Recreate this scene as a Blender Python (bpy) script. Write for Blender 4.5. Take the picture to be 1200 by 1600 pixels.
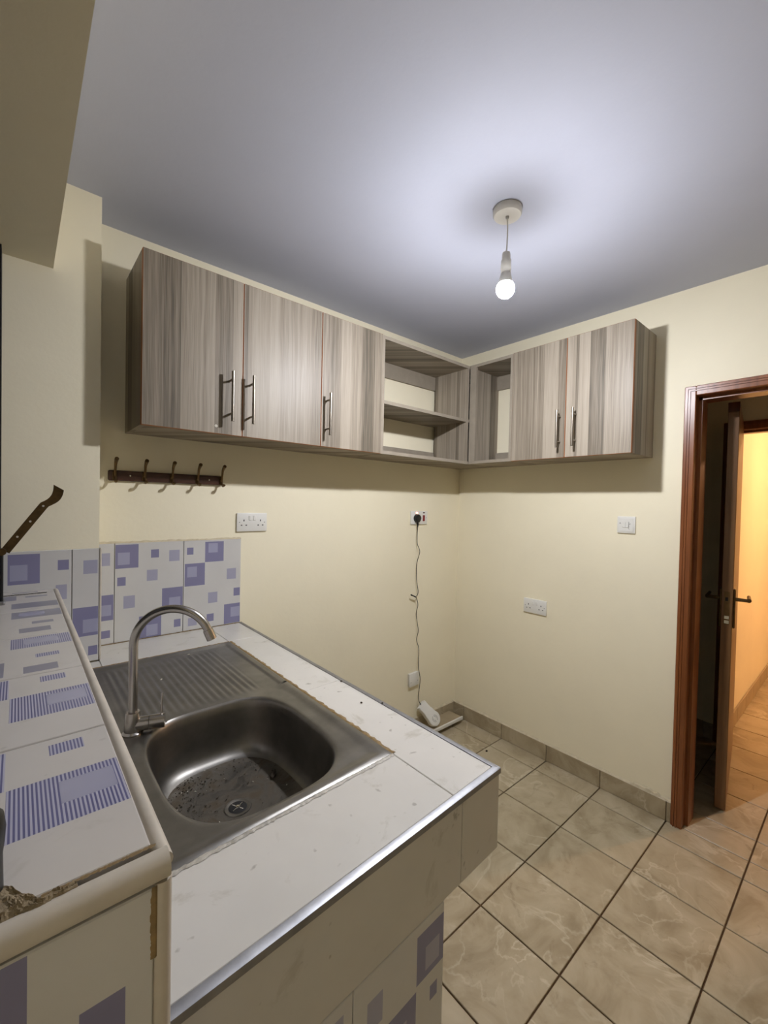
import bpy, bmesh, math, random
from mathutils import Vector, Matrix
random.seed(7)
for o in list(bpy.data.objects): bpy.data.objects.remove(o)
scene = bpy.context.scene
COL = scene.collection
PI = math.pi

# ------------------------------------------------------------------ camera
CAM = Vector((-2.3282, -1.9053, 1.4645))
YAW, PITCH, ROLL, FPX = 0.7116, -0.0190, 0.0213, 664.1
fw = Vector((math.sin(YAW)*math.cos(PITCH), math.cos(YAW)*math.cos(PITCH), math.sin(PITCH)))
r0 = Vector((math.cos(YAW), -math.sin(YAW), 0)); u0 = r0.cross(fw)
rr = r0*math.cos(ROLL)+u0*math.sin(ROLL); uu = -r0*math.sin(ROLL)+u0*math.cos(ROLL)
cd = bpy.data.cameras.new('camera'); cam = bpy.data.objects.new('camera', cd); COL.objects.link(cam)
cd.sensor_fit = 'VERTICAL'; cd.sensor_height = 36.0; cd.lens = FPX/1600*36.0
cd.clip_start = 0.01; cd.clip_end = 60
M = Matrix((rr, uu, -fw)).transposed().to_4x4(); M.translation = CAM
cam.matrix_world = M
scene.camera = cam
# ------------------------------------------------------------------ world (night outside) and exposure
w = bpy.data.worlds.new('night'); scene.world = w; w.use_nodes = True
w.node_tree.nodes['Background'].inputs[0].default_value = (0.10, 0.13, 0.20, 1)
w.node_tree.nodes['Background'].inputs[1].default_value = 0.02
vs = scene.view_settings
vs.view_transform = 'Standard'; vs.look = 'None'; vs.gamma = 1.0; vs.use_curve_mapping = False
vs.exposure = 0.0
BULB_POWER = 2120.0          # emission strength of the kitchen bulb
BULB_COL = (0.95, 0.965, 1.04)
HALL_POWER = 3100.0
HALL_COL = (1.0, 0.56, 0.29)

# ------------------------------------------------------------------ materials
def lin(c):
    return tuple(((v/255)/12.92 if v/255 <= .04045 else ((v/255+.055)/1.055)**2.4) for v in c)+(1,)
def newmat(name):
    m = bpy.data.materials.new(name); m.use_nodes = True
    nt = m.node_tree; b = nt.nodes['Principled BSDF']
    return m, nt, b
def nd(nt, t, **kw):
    n = nt.nodes.new(t)
    for k, v in kw.items():
        if k in n.inputs: n.inputs[k].default_value = v
        else: setattr(n, k, v)
    return n
def math_n(nt, op, a, b=None, c=None):
    n = nt.nodes.new('ShaderNodeMath'); n.operation = op
    for i, v in enumerate((a, b, c)):
        if v is None: continue
        if isinstance(v, (int, float)): n.inputs[i].default_value = v
        else: nt.links.new(v, n.inputs[i])
    return n.outputs[0]
def mixc(nt, fac, a, b):
    n = nt.nodes.new('ShaderNodeMix'); n.data_type = 'RGBA'
    for s, v in ((n.inputs[0], fac), (n.inputs[6], a), (n.inputs[7], b)):
        if isinstance(v, (int, float, tuple)): s.default_value = v
        else: nt.links.new(v, s)
    return n.outputs[2]
def ramp(nt, fac, stops):
    n = nt.nodes.new('ShaderNodeValToRGB')
    e = n.color_ramp.elements
    while len(e) < len(stops): e.new(0.5)
    for el, (p, c) in zip(e, stops):
        el.position = p; el.color = c if len(c) == 4 else c+(1,)
    nt.links.new(fac, n.inputs[0]); return n.outputs[0]
def noise(nt, vec, scale, detail=3, rough=.5, dist=0):
    n = nd(nt, 'ShaderNodeTexNoise'); n.inputs['Scale'].default_value = scale
    n.inputs['Detail'].default_value = detail; n.inputs['Roughness'].default_value = rough
    n.inputs['Distortion'].default_value = dist
    if vec is not None: nt.links.new(vec, n.inputs['Vector'])
    return n.outputs['Fac']
def objco(nt, rand=False, scale=(1, 1, 1)):
    tc = nd(nt, 'ShaderNodeTexCoord'); v = tc.outputs['Object']
    mp = nd(nt, 'ShaderNodeMapping'); mp.inputs['Scale'].default_value = scale
    nt.links.new(v, mp.inputs['Vector'])
    if rand:
        oi = nd(nt, 'ShaderNodeObjectInfo')
        cx = nd(nt, 'ShaderNodeCombineXYZ')
        for i, k in enumerate((37.0, 19.0, 53.0)):
            nt.links.new(math_n(nt, 'MULTIPLY', oi.outputs['Random'], k), cx.inputs[i])
        nt.links.new(cx.outputs[0], mp.inputs['Location'])
    return mp.outputs[0]
def bump(nt, b, h, strength=.2, dist=.002):
    n = nd(nt, 'ShaderNodeBump'); n.inputs['Strength'].default_value = strength; n.inputs['Distance'].default_value = dist
    nt.links.new(h, n.inputs['Height']); nt.links.new(n.outputs[0], b.inputs['Normal'])
def plain(name, c, rough=.5, metal=0, var=.0, vscale=8, bmp=0, bscale=60, spec=None):
    m, nt, b = newmat(name); c = lin(c)
    b.inputs['Base Color'].default_value = c; b.inputs['Roughness'].default_value = rough; b.inputs['Metallic'].default_value = metal
    if spec is not None: b.inputs['Specular IOR Level'].default_value = spec
    if var or bmp: co = objco(nt)
    if var:
        f = noise(nt, co, vscale, 4, .6)
        dk = tuple(v*(1-var) for v in c[:3])+(1,); lt = tuple(min(1, v*(1+var*.6)) for v in c[:3])+(1,)
        nt.links.new(ramp(nt, f, [(.3, dk), (.7, lt)]), b.inputs['Base Color'])
    if bmp: bump(nt, b, noise(nt, co, bscale, 3, .6), bmp)
    return m

MW = {}
MW['wall'] = plain('cream_wall_paint', (240, 231, 203), .55, var=.035, vscale=2.2, bmp=.25, bscale=45)
MW['ceil'] = plain('pale_ceiling_paint', (190, 193, 206), .8, var=.03, vscale=2.5, bmp=.3, bscale=30)
MW['grout'] = plain('brown_grout', (86, 64, 40), .9, var=.2, vscale=20)
MW['tgrout'] = plain('grey_grout', (172, 162, 146), .9, var=.2, vscale=30)
MW['concrete'] = plain('raw_concrete', (140, 128, 108), .9, var=.15, vscale=20)
MW['mortar'] = plain('crumbling_mortar', (146, 130, 102), .95, var=.3, vscale=60, bmp=1., bscale=120)

def floor_mat():
    m, nt, b = newmat('marbled_floor_tile')
    co = objco(nt, True)
    n1 = noise(nt, co, 5, 5, .6, .8)
    base = ramp(nt, n1, [(.28, lin((146, 131, 103))), (.5, lin((172, 158, 130))), (.75, lin((190, 178, 152)))])
    n2 = noise(nt, co, 3.4, 5, .55, .9)
    v = math_n(nt, 'ABSOLUTE', math_n(nt, 'SUBTRACT', n2, .5))
    vein = ramp(nt, v, [(.0, (1, 1, 1)), (.022, (0, 0, 0))])
    n3 = noise(nt, co, 3, 2)
    vein = math_n(nt, 'MULTIPLY', vein, ramp(nt, n3, [(.42, (0, 0, 0)), (.62, (1, 1, 1))]))
    c = mixc(nt, math_n(nt, 'MULTIPLY', vein, .55), base, lin((214, 205, 180)))
    n4 = noise(nt, co, 9, 5, .7, 1.5)
    dirt = ramp(nt, n4, [(.60, (0, 0, 0)), (.74, (1, 1, 1))])
    c = mixc(nt, math_n(nt, 'MULTIPLY', dirt, .45), c, lin((112, 96, 66)))
    nt.links.new(c, b.inputs['Base Color'])
    nt.links.new(ramp(nt, n4, [(.3, (.28, .28, .28)), (.7, (.45, .45, .45))]), b.inputs['Roughness'])
    bump(nt, b, n1, .1)
    return m
MW['floor'] = floor_mat()

def wood_mat(name, dark, mid, light, edge_k=1.0):
    m, nt, b = newmat(name)
    tc = nd(nt, 'ShaderNodeTexCoord'); sp = nd(nt, 'ShaderNodeSeparateXYZ'); nt.links.new(tc.outputs['Object'], sp.inputs[0])
    oi = nd(nt, 'ShaderNodeObjectInfo')
    u = math_n(nt, 'ADD', math_n(nt, 'ADD', sp.outputs[0], sp.outputs[1]), math_n(nt, 'MULTIPLY', oi.outputs['Random'], 7.3))
    z = sp.outputs[2]
    cv = nd(nt, 'ShaderNodeCombineXYZ'); nt.links.new(math_n(nt, 'MULTIPLY', u, 9.0), cv.inputs[0]); nt.links.new(math_n(nt, 'MULTIPLY', z, 2.2), cv.inputs[1])
    wob = noise(nt, cv.outputs[0], 1.0, 2)
    u2 = math_n(nt, 'ADD', u, math_n(nt, 'MULTIPLY', math_n(nt, 'SUBTRACT', wob, .5), .022))
    # plank-like bands
    c1 = nd(nt, 'ShaderNodeCombineXYZ'); nt.links.new(math_n(nt, 'MULTIPLY', u, 14.0), c1.inputs[0])
    vo = nd(nt, 'ShaderNodeTexVoronoi'); vo.inputs['Scale'].default_value = 1.0; nt.links.new(c1.outputs[0], vo.inputs['Vector'])
    vs_ = nd(nt, 'ShaderNodeSeparateColor'); nt.links.new(vo.outputs['Color'], vs_.inputs[0])
    # streaks
    c2 = nd(nt, 'ShaderNodeCombineXYZ'); nt.links.new(math_n(nt, 'MULTIPLY', u2, 75.0), c2.inputs[0]); nt.links.new(math_n(nt, 'MULTIPLY', z, .8), c2.inputs[1])
    s1 = noise(nt, c2.outputs[0], 1.0, 4, .65)
    c3 = nd(nt, 'ShaderNodeCombineXYZ'); nt.links.new(math_n(nt, 'MULTIPLY', u2, 420.0), c3.inputs[0]); nt.links.new(math_n(nt, 'MULTIPLY', z, 6.0), c3.inputs[1])
    s2 = noise(nt, c3.outputs[0], 1.0, 2, .5)
    f = math_n(nt, 'ADD', math_n(nt, 'MULTIPLY', vs_.outputs[0], .36), math_n(nt, 'ADD', math_n(nt, 'MULTIPLY', s1, .62), math_n(nt, 'MULTIPLY', s2, .38)))
    c = ramp(nt, f, [(.44, lin(dark)), (.63, lin(mid)), (.86, lin(light))])
    nt.links.new(c, b.inputs['Base Color'])
    b.inputs['Roughness'].default_value = .46; b.inputs['Specular IOR Level'].default_value = .4
    bump(nt, b, s2, .06)
    return m
MW['wood'] = wood_mat('grey_brown_laminate', (92, 84, 71), (134, 123, 107), (164, 153, 136))
MW['edge'] = plain('brown_edge_band', (158, 100, 58), .5)
MW['edge_grey'] = plain('grey_edge_band', (150, 140, 124), .5, var=.1, vscale=20)
MW['steel'] = plain('brushed_steel', (134, 131, 125), .40, 1.0, var=.22, vscale=12, bmp=.05, bscale=25)
def grime():
    m, nt, b = newmat('grimy_bowl_floor'); co = objco(nt)
    f = noise(nt, co, 16, 6, .7, .8); g = ramp(nt, f, [(.40, (0, 0, 0)), (.62, (1, 1, 1))])
    nt.links.new(mixc(nt, g, lin((106, 102, 94)), lin((74, 63, 46))), b.inputs['Base Color'])
    nt.links.new(ramp(nt, f, [(.40, (.85, .85, .85)), (.62, (.1, .1, .1))]), b.inputs['Metallic'])
    nt.links.new(ramp(nt, f, [(.40, (.42, .42, .42)), (.62, (.7, .7, .7))]), b.inputs['Roughness'])
    bump(nt, b, noise(nt, co, 160, 3, .6), .25, .001)
    return m
MW['grime'] = grime()
MW['tap'] = plain('satin_tap_steel', (172, 168, 162), .27, 1.0)
MW['alu'] = plain('aluminium_strip', (158, 158, 160), .46, 1.0, var=.2, vscale=30)
MW['handle'] = plain('satin_handle_steel', (150, 142, 130), .32, 1.0)
def doorwood(name, c1, c2):
    m, nt, b = newmat(name); co = objco(nt, False, (60, 60, 3))
    f = noise(nt, co, 1.0, 4, .6)
    nt.links.new(ramp(nt, f, [(.3, lin(c1)), (.7, lin(c2))]), b.inputs['Base Color'])
    b.inputs['Roughness'].default_value = .32; bump(nt, b, f, .08); return m
MW['mahog'] = doorwood('varnished_mahogany', (112, 62, 30), (146, 88, 48))
MW['mahog_d'] = doorwood('dark_mahogany', (62, 26, 14), (88, 42, 22))
MW['leaf'] = doorwood('door_leaf_veneer', (104, 70, 38), (126, 90, 54))
MW['rail'] = plain('dark_hook_rail_wood', (74, 46, 34), .4, var=.2, vscale=40)
MW['bronze'] = plain('aged_brass', (112, 90, 60), .38, .85, var=.25, vscale=60)
MW['stay'] = plain('tarnished_brass', (88, 68, 36), .45, .6, var=.3, vscale=50)
MW['blacksteel'] = plain('black_window_steel', (22, 22, 26), .45, .3)
MW['white_pl'] = plain('white_plastic', (226, 224, 216), .35)
MW['ivory_pl'] = plain('ivory_plastic', (210, 206, 196), .42)
MW['dark'] = plain('dark_hole', (22, 20, 18), .8)
MW['greymark'] = plain('grey_mark', (150, 148, 140), .6)
MW['black_pl'] = plain('black_plastic', (16, 16, 16), .4)
MW['red'] = plain('red_rocker', (128, 22, 28), .35)
MW['darkred'] = plain('dark_red_neon', (60, 12, 14), .4)
MW['chrome'] = plain('chrome', (200, 200, 196), .15, 1.0)
MW['silicone'] = plain('yellowed_sealant', (138, 114, 74), .6, var=.3, vscale=60)
MW['silicone_g'] = plain('grey_sealant', (176, 170, 156), .5, var=.35, vscale=80)
MW['trim_w'] = plain('white_pvc_trim', (198, 189, 174), .42, var=.10, vscale=20)
MW['dirtm'] = plain('dark_dirt', (52, 42, 28), .9, var=.4, vscale=100)
MW['lightbit'] = plain('pale_scrap', (196, 190, 174), .7)
MW['skirt'] = plain('skirting_tile', (166, 150, 122), .4, var=.16, vscale=9)
MW['plaster'] = plain('plaster_edge', (200, 188, 160), .9, var=.15, vscale=40, bmp=.6, bscale=90)
def glass(name):
    m, nt, b = newmat(name)
    b.inputs['Base Color'].default_value = (.9, .95, .95, 1); b.inputs['Roughness'].default_value = .02
    b.inputs['Transmission Weight'].default_value = 1.0; b.inputs['IOR'].default_value = 1.45
    return m
MW['glass'] = glass('window_glass')
def emis(name, c, s):
    m, nt, b = newmat(name)
    b.inputs['Base Color'].default_value = (.9, .9, .9, 1)
    b.inputs['Emission Color'].default_value = tuple(c)+(1,); b.inputs['Emission Strength'].default_value = s
    return m
def bulb_emis(name, c, s):
    # frosted LED dome: full glow on the lower globe, weaker towards the opaque collar
    m, nt, b = newmat(name)
    b.inputs['Base Color'].default_value = (.9, .9, .9, 1); b.inputs['Emission Color'].default_value = tuple(c)+(1,)
    ge = nd(nt, 'ShaderNodeTexCoord'); sp = nd(nt, 'ShaderNodeSeparateXYZ'); nt.links.new(ge.outputs['Generated'], sp.inputs[0])
    f = ramp(nt, sp.outputs[2], [(.40, (1, 1, 1)), (.68, (UPGLOW, UPGLOW, UPGLOW))])
    nt.links.new(math_n(nt, 'MULTIPLY', f, s), b.inputs['Emission Strength'])
    return m
UPGLOW = .088
MW['bulb'] = bulb_emis('lit_bulb_glass', BULB_COL, BULB_POWER)
MW['hallbulb'] = bulb_emis('lit_warm_bulb_glass', HALL_COL, HALL_POWER)
MW['neon'] = emis('lit_neon', (1.0, .28, .16), 2.2)

def tile_mat(name, c, rough=.22, stain=0.0):
    m, nt, b = newmat(name); co = objco(nt)
    c = lin(c); f = noise(nt, co, 6, 4, .6)
    out = ramp(nt, f, [(.3, tuple(v*.93 for v in c[:3])+(1,)), (.7, c)])
    if stain:
        f2 = noise(nt, co, 11, 5, .65, .6)
        out = mixc(nt, math_n(nt, 'MULTIPLY', ramp(nt, f2, [(.58, (0, 0, 0)), (.70, (1, 1, 1))]), stain), out, lin((150, 142, 120)))
        f3 = noise(nt, co, 42, 2, .5)
        out = mixc(nt, math_n(nt, 'MULTIPLY', ramp(nt, f3, [(.70, (0, 0, 0)), (.76, (1, 1, 1))]), stain*1.3), out, lin((126, 118, 104)))
    nt.links.new(out, b.inputs['Base Color']); b.inputs['Roughness'].default_value = rough
    return m
MW['tw'] = tile_mat('white_wall_tile_glaze', (208, 206, 202), .25)
MW['tD'] = tile_mat('periwinkle_print', (134, 132, 162), .25)
MW['tL'] = tile_mat('pale_periwinkle_print', (168, 167, 186), .25)
MW['ti'] = tile_mat('light_periwinkle_print', (164, 164, 188), .25)
MW['top'] = tile_mat('white_counter_tile', (207, 203, 194), .30, .42)
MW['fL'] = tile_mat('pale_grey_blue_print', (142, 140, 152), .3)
MW['lt'] = tile_mat('dull_white_ledge_tile', (206, 200, 192), .3, .22)
def stripe_mat():
    m, nt, b = newmat('pinstripe_print')
    tc = nd(nt, 'ShaderNodeTexCoord'); sp = nd(nt, 'ShaderNodeSeparateXYZ'); nt.links.new(tc.outputs['Object'], sp.inputs[0])
    s = math_n(nt, 'SINE', math_n(nt, 'MULTIPLY', sp.outputs[0], 2*PI/.0034))
    f = ramp(nt, math_n(nt, 'MULTIPLY_ADD', s, .5, .5), [(.42, (0, 0, 0)), (.58, (1, 1, 1))])
    nt.links.new(mixc(nt, f, lin((182, 180, 196)), lin((98, 98, 138))), b.inputs['Base Color'])
    b.inputs['Roughness'].default_value = .3
    return m
MW['ts'] = stripe_mat()

# ------------------------------------------------------------------ helpers
def tagit(o, label, cat, group=None):
    o['label'] = label; o['category'] = cat
    if group: o['group'] = group
    return o
def thing(name, label, cat, loc=(0, 0, 0), group=None):
    o = bpy.data.objects.new(name, None); COL.objects.link(o); o.location = loc; o.empty_display_size = .05
    return tagit(o, label, cat, group)
def wloc(o):
    v = Vector((0, 0, 0))
    while o is not None: v = v+o.location; o = o.parent
    return v
def link(name, me, parent=None, kind=None):
    o = bpy.data.objects.new(name, me); COL.objects.link(o)
    if parent is not None: o.parent = parent
    if kind: o['kind'] = kind
    return o
def fin(name, bm, mats, parent=None, kind=None, smooth=False, origin=None):
    """bmesh in world coordinates -> object, placed under parent."""
    base = wloc(parent) if parent is not None else Vector((0, 0, 0))
    org = Vector(origin) if origin is not None else base
    bmesh.ops.recalc_face_normals(bm, faces=bm.faces)
    for v in bm.verts: v.co -= org
    me = bpy.data.meshes.new(name); bm.to_mesh(me); bm.free()
    for m in (mats if isinstance(mats, (list, tuple)) else [mats]): me.materials.append(MW[m] if isinstance(m, str) else m)
    if smooth:
        for p in me.polygons: p.use_smooth = True
        try: me.set_sharp_from_angle(angle=math.radians(40))
        except Exception: pass
    o = link(name, me, parent, kind); o.location = org-base
    return o
def bbox(bm, x0, x1, y0, y1, z0, z1, bev=0, seg=1):
    x0, x1 = sorted((x0, x1)); y0, y1 = sorted((y0, y1)); z0, z1 = sorted((z0, z1))
    V = [bm.verts.new((x, y, z)) for x in (x0, x1) for y in (y0, y1) for z in (z0, z1)]
    fs = []
    for q in ((0, 1, 3, 2), (4, 6, 7, 5), (0, 4, 5, 1), (2, 3, 7, 6), (0, 2, 6, 4), (1, 5, 7, 3)):
        fs.append(bm.faces.new([V[i] for i in q]))
    if bev:
        es = list({e for f in fs for e in f.edges})
        bmesh.ops.bevel(bm, geom=es, offset=bev, segments=seg, profile=.5, affect='EDGES')
def box(name, x0, x1, y0, y1, z0, z1, mat, parent=None, bev=0, seg=1, kind=None, smooth=False):
    bm = bmesh.new(); bbox(bm, x0, x1, y0, y1, z0, z1, bev, seg)
    return fin(name, bm, mat, parent, kind, smooth)
def boxes(name, lst, mat, parent=None, kind=None, bev=0):
    bm = bmesh.new()
    for b in lst: bbox(bm, *b, bev)
    return fin(name, bm, mat, parent, kind)
def btube(bm, pts, rad, seg=10, caps=True, sq=None):
    pts = [Vector(p) for p in pts]; n = len(pts)
    rad = [rad]*n if isinstance(rad, (int, float)) else rad
    T = [(pts[min(i+1, n-1)]-pts[max(i-1, 0)]).normalized() for i in range(n)]
    a = Vector((0, 0, 1)) if abs(T[0].z) < .9 else Vector((1, 0, 0))
    N = T[0].cross(a).normalized(); rings = []
    for i in range(n):
        N = (N-T[i]*N.dot(T[i])).normalized(); B = T[i].cross(N)
        k = sq if sq else (1, 1)
        rings.append([bm.verts.new(pts[i]+rad[i]*(k[0]*N*math.cos(2*PI*j/seg)+k[1]*B*math.sin(2*PI*j/seg))) for j in range(seg)])
    for i in range(n-1):
        for j in range(seg):
            bm.faces.new((rings[i][j], rings[i][(j+1) % seg], rings[i+1][(j+1) % seg], rings[i+1][j]))
    if caps: bm.faces.new(rings[0][::-1]); bm.faces.new(rings[-1])
def tube(name, pts, rad, mat, parent=None, seg=10, sq=None):
    bm = bmesh.new(); btube(bm, pts, rad, seg, True, sq); return fin(name, bm, mat, parent, smooth=True)
def blathe(bm, c, prof, seg=32, axis=(0, 0, 1)):
    ax = Vector(axis); a = Vector((1, 0, 0)) if abs(ax.x) < .9 else Vector((0, 1, 0))
    U = ax.cross(a).normalized(); V = ax.cross(U); c = Vector(c); rings = []
    for r, h in prof:
        if r < 1e-6: rings.append([bm.verts.new(c+ax*h)])
        else: rings.append([bm.verts.new(c+ax*h+r*(U*math.cos(2*PI*j/seg)+V*math.sin(2*PI*j/seg))) for j in range(seg)])
    for A, B in zip(rings, rings[1:]):
        for j in range(seg):
            a_, b_ = A[j % len(A)], A[(j+1) % len(A)]; c_, d_ = B[(j+1) % len(B)], B[j % len(B)]
            vs_ = []
            for v in (a_, b_, c_, d_):
                if v not in vs_: vs_.append(v)
            if len(vs_) > 2: bm.faces.new(vs_)
    for R in (rings[0], rings[-1]):
        if len(R) > 2: bm.faces.new(R)
def lathe(name, c, prof, mat, parent=None, seg=32, axis=(0, 0, 1)):
    bm = bmesh.new(); blathe(bm, c, prof, seg, axis); return fin(name, bm, mat, parent, smooth=True)
def smoothpath(pts, k=6):
    pts = [Vector(p) for p in pts]; out = []
    for i in range(len(pts)-1):
        p0, p1, p2, p3 = pts[max(i-1, 0)], pts[i], pts[i+1], pts[min(i+2, len(pts)-1)]
        for j in range(k):
            t = j/k
            out.append(.5*((2*p1)+(p2-p0)*t+(2*p0-5*p1+4*p2-p3)*t*t+(3*p1-p0-3*p2+p3)*t**3))
    out.append(pts[-1]); return out
def tile(name, parent, O, U, V, N, us, vs_, th, mats, rects=(), c=.0012, warp=None):
    """ceramic tile: corner O, edge axes U,V (unit), outward N; rects (mat_index,u0,u1,v0,v1) are its print."""
    O, U, V, N = Vector(O), Vector(U), Vector(V), Vector(N)
    gu, gv = {c, us-c}, {c, vs_-c}
    R = []
    for (mi, a, b, d, e) in rects:
        a, b = max(c, min(us-c, a)), max(c, min(us-c, b)); d, e = max(c, min(vs_-c, d)), max(c, min(vs_-c, e))
        if b-a < .001 or e-d < .001: continue
        R.append((mi, a, b, d, e)); gu |= {a, b}; gv |= {d, e}
    gu, gv = sorted(gu), sorted(gv); bm = bmesh.new()
    P = lambda u, v, n: bm.verts.new(O+U*u+V*v+N*n)
    G = [[P(u, v, th) for v in gv] for u in gu]
    for i in range(len(gu)-1):
        for j in range(len(gv)-1):
            f = bm.faces.new((G[i][j], G[i+1][j], G[i+1][j+1], G[i][j+1]))
            cu, cv = (gu[i]+gu[i+1])/2, (gv[j]+gv[j+1])/2
            for (mi, a, b, d, e) in R:
                if a < cu < b and d < cv < e: f.material_index = mi
    nu, nv = len(gu), len(gv)
    loop = [(i, 0) for i in range(nu)]+[(nu-1, j) for j in range(1, nv)]+[(i, nv-1) for i in range(nu-2, -1, -1)]+[(0, j) for j in range(nv-2, 0, -1)]
    ou = lambda i: 0 if i == 0 else (us if i == nu-1 else gu[i])
    ov = lambda j: 0 if j == 0 else (vs_ if j == nv-1 else gv[j])
    L1 = [P(ou(i), ov(j), th-c) for i, j in loop]; L0 = [P(ou(i), ov(j), 0) for i, j in loop]
    L2 = [G[i][j] for i, j in loop]; n = len(loop)
    for k in range(n):
        q = (k+1) % n
        bm.faces.new((L2[q], L2[k], L1[k], L1[q])); bm.faces.new((L1[q], L1[k], L0[k], L0[q]))
    bm.faces.new(L0)
    if warp:
        for v in bm.verts: v.co = warp(v.co)
    return fin(name, bm, mats, parent)

# ------------------------------------------------------------------ room constants
H = 2.480; XL = -2.375; YF = -4.0; WT = .15
XC, YC = -2.1156, -.165          # pillar corner
ZL, XLE, YLE = 1.1694, -2.2286, -1.530   # tiled ledge
ZC, XR, YL = .9074, -1.5471, -1.3962     # counter
DY0, DY1 = -1.316, -2.235; DTOP = 2.026  # kitchen door frame outer
FX = 1.05                        # far corridor wall
FY0, FTOP = -1.262, 2.016        # far door frame outer

# ------------------------------------------------------------------ structure
S = 'structure'
floor = box('floor', XL-.12, 4.2, YF-.1, 1.1, -.08, -.0075, 'grout', kind=S)
T = .3
tileM = {}
def floor_tiles():
    g = .0027
    xs = [-.133-.301*i for i in range(-13, 8)]; xs = sorted(xs)
    ys = sorted([-.3964-.3*j for j in range(-1, 12)]+[-.3964+.3])
    ys = sorted(set(round(v, 4) for v in ys))
    def lay(X0, X1, Y0, Y1):
        cx = [X0]+[v for v in xs if X0+.02 < v < X1-.02]+[X1]; cy = [Y0]+[v for v in ys if Y0+.02 < v < Y1-.02]+[Y1]
        for a, b in zip(cx, cx[1:]):
            for d, e in zip(cy, cy[1:]):
                key = (round(b-a, 4), round(e-d, 4))
                if key not in tileM:
                    bm = bmesh.new(); hx, hy = key[0]/2-g, key[1]/2-g; cc = .0015
                    top = [bm.verts.new((sx*(hx-cc), sy*(hy-cc), 0)) for sx, sy in ((-1, -1), (1, -1), (1, 1), (-1, 1))]
                    mid = [bm.verts.new((sx*hx, sy*hy, -cc)) for sx, sy in ((-1, -1), (1, -1), (1, 1), (-1, 1))]
                    bot = [bm.verts.new((sx*hx, sy*hy, -.0077)) for sx, sy in ((-1, -1), (1, -1), (1, 1), (-1, 1))]
                    bm.faces.new(top)
                    for i in range(4):
                        j = (i+1) % 4; bm.faces.new((mid[i], mid[j], top[j], top[i])); bm.faces.new((bot[i], bot[j], mid[j], mid[i]))
                    me = bpy.data.meshes.new('floor_tile'); bm.to_mesh(me); bm.free(); me.materials.append(MW['floor']); tileM[key] = me
                o = link('floor_tile', tileM[key], floor); o.location = ((a+b)/2, (d+e)/2, random.uniform(-.0004, .0004))
    lay(XL, 0.0, YF, 0.0)
    lay(0.0, 4.0, -2.35, -1.05)
floor_tiles()
box('ceiling', XL-.12, 4.2, YF-.1, 1.1, H, H+.1, 'ceil', kind=S)
box('wall_back', XL-.12, WT, 0, .12, 0, H, 'wall', kind=S)
boxes('wall_right', [(0, WT, DY0-.004, 0, 0, H), (0, WT, DY1+.004, DY0-.004, DTOP-.004, H), (0, WT, YF, DY1+.004, 0, H)], 'wall', kind=S)
boxes('wall_left', [(XL-.12, XL, YF, 0, 0, 1.13), (XL-.12, XL, YF, 0, 2.19, H), (XL-.12, XL, -.20, 0, 1.13, 2.19), (XL-.12, XL, YF, -1.56, 1.13, 2.19)], 'wall', kind=S)
box('wall_front', XL-.12, WT, YF-.12, YF, 0, H, 'wall', kind=S)
box('wall_pillar', XL, XC, YC, 0, 0, H, 'wall', kind=S)
box('wall_lintel', XL, -2.2448, YF, YC, 2.1936, H, 'wall', kind=S)
# corridor and hall beyond the door
boxes('wall_corridor', [(FX, FX+.12, FY0-.004, 1.0, 0, H), (FX, FX+.12, -2.16, FY0-.004, FTOP-.004, H), (FX, FX+.12, YF, -2.16, 0, H)], 'wall', kind=S)
box('wall_corridor_end', 0, FX+.12, 1.0, 1.1, 0, H, 'wall', kind=S)
box('wall_corridor_side', 0.0, WT, .12, 1.0, 0, H, 'wall', kind=S)
box('wall_corridor_front', WT, FX, YF-.1, YF, 0, H, 'wall', kind=S)
box('wall_hall', FX+.12, 4.2, -1.30, -1.18, 0, H, 'wall', kind=S)
box('wall_hall_end', 4.1, 4.2, -2.9, -1.30, 0, H, 'wall', kind=S)
box('wall_hall_front', FX+.12, 4.2, -3.0, -2.9, 0, H, 'wall', kind=S)

# skirting tiles
sk_r = box('baseboard_right', -.004, 0, DY0, 0, 0, .092, 'grout', kind=S)
ye = [0-.004]+[-.0964-.3*i for i in range(0, 5) if -.0964-.3*i > DY0+.01]+[DY0]
for a, b in zip(ye, ye[1:]):
    tile('skirting_tile', sk_r, (-.004, a-.001, .001), (0, -1, 0), (0, 0, 1), (-1, 0, 0), a-b-.003, .093, .007, 'floor')
bm = bmesh.new(); n = 90
for i in range(n):
    y = DY0*i/(n-1); h = .094+random.uniform(.002, .006)+(.012*random.random() if i > n*.86 else 0)
    if i == 0: pv = None
    a = [bm.verts.new((-.0005, y, .092)), bm.verts.new((-.0105, y, .0935)), bm.verts.new((-.006, y, h)), bm.verts.new((-.0005, y, h+.004))]
    if pv:
        for k in range(3): bm.faces.new((pv[k], a[k], a[k+1], pv[k+1]))
    pv = a
fin('plaster_bead', bm, 'plaster', sk_r)
sk_b = box('baseboard_back', -1.50, -.011, -.004, 0, 0, .092, 'grout', kind=S)
xe = [-.012, -.133, -.434, -.735, -1.036, -1.337, -1.50]
for a, b in zip(xe, xe[1:]):
    tile('skirting_tile', sk_b, (a-.001, -.004, .001), (-1, 0, 0), (0, 0, 1), (0, -1, 0), a-b-.003, .093, .007, 'floor')
bm = bmesh.new(); pv = None
for i in range(n):
    x = -.012-1.488*i/(n-1); h = .095+random.uniform(.002, .006)
    a = [bm.verts.new((x, -.0005, .092)), bm.verts.new((x, -.0105, .0935)), bm.verts.new((x, -.006, h)), bm.verts.new((x, -.0005, h+.004))]
    if pv:
        for k in range(3): bm.faces.new((pv[k], a[k], a[k+1], pv[k+1]))
    pv = a
fin('plaster_bead', bm, 'plaster', sk_b)
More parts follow.
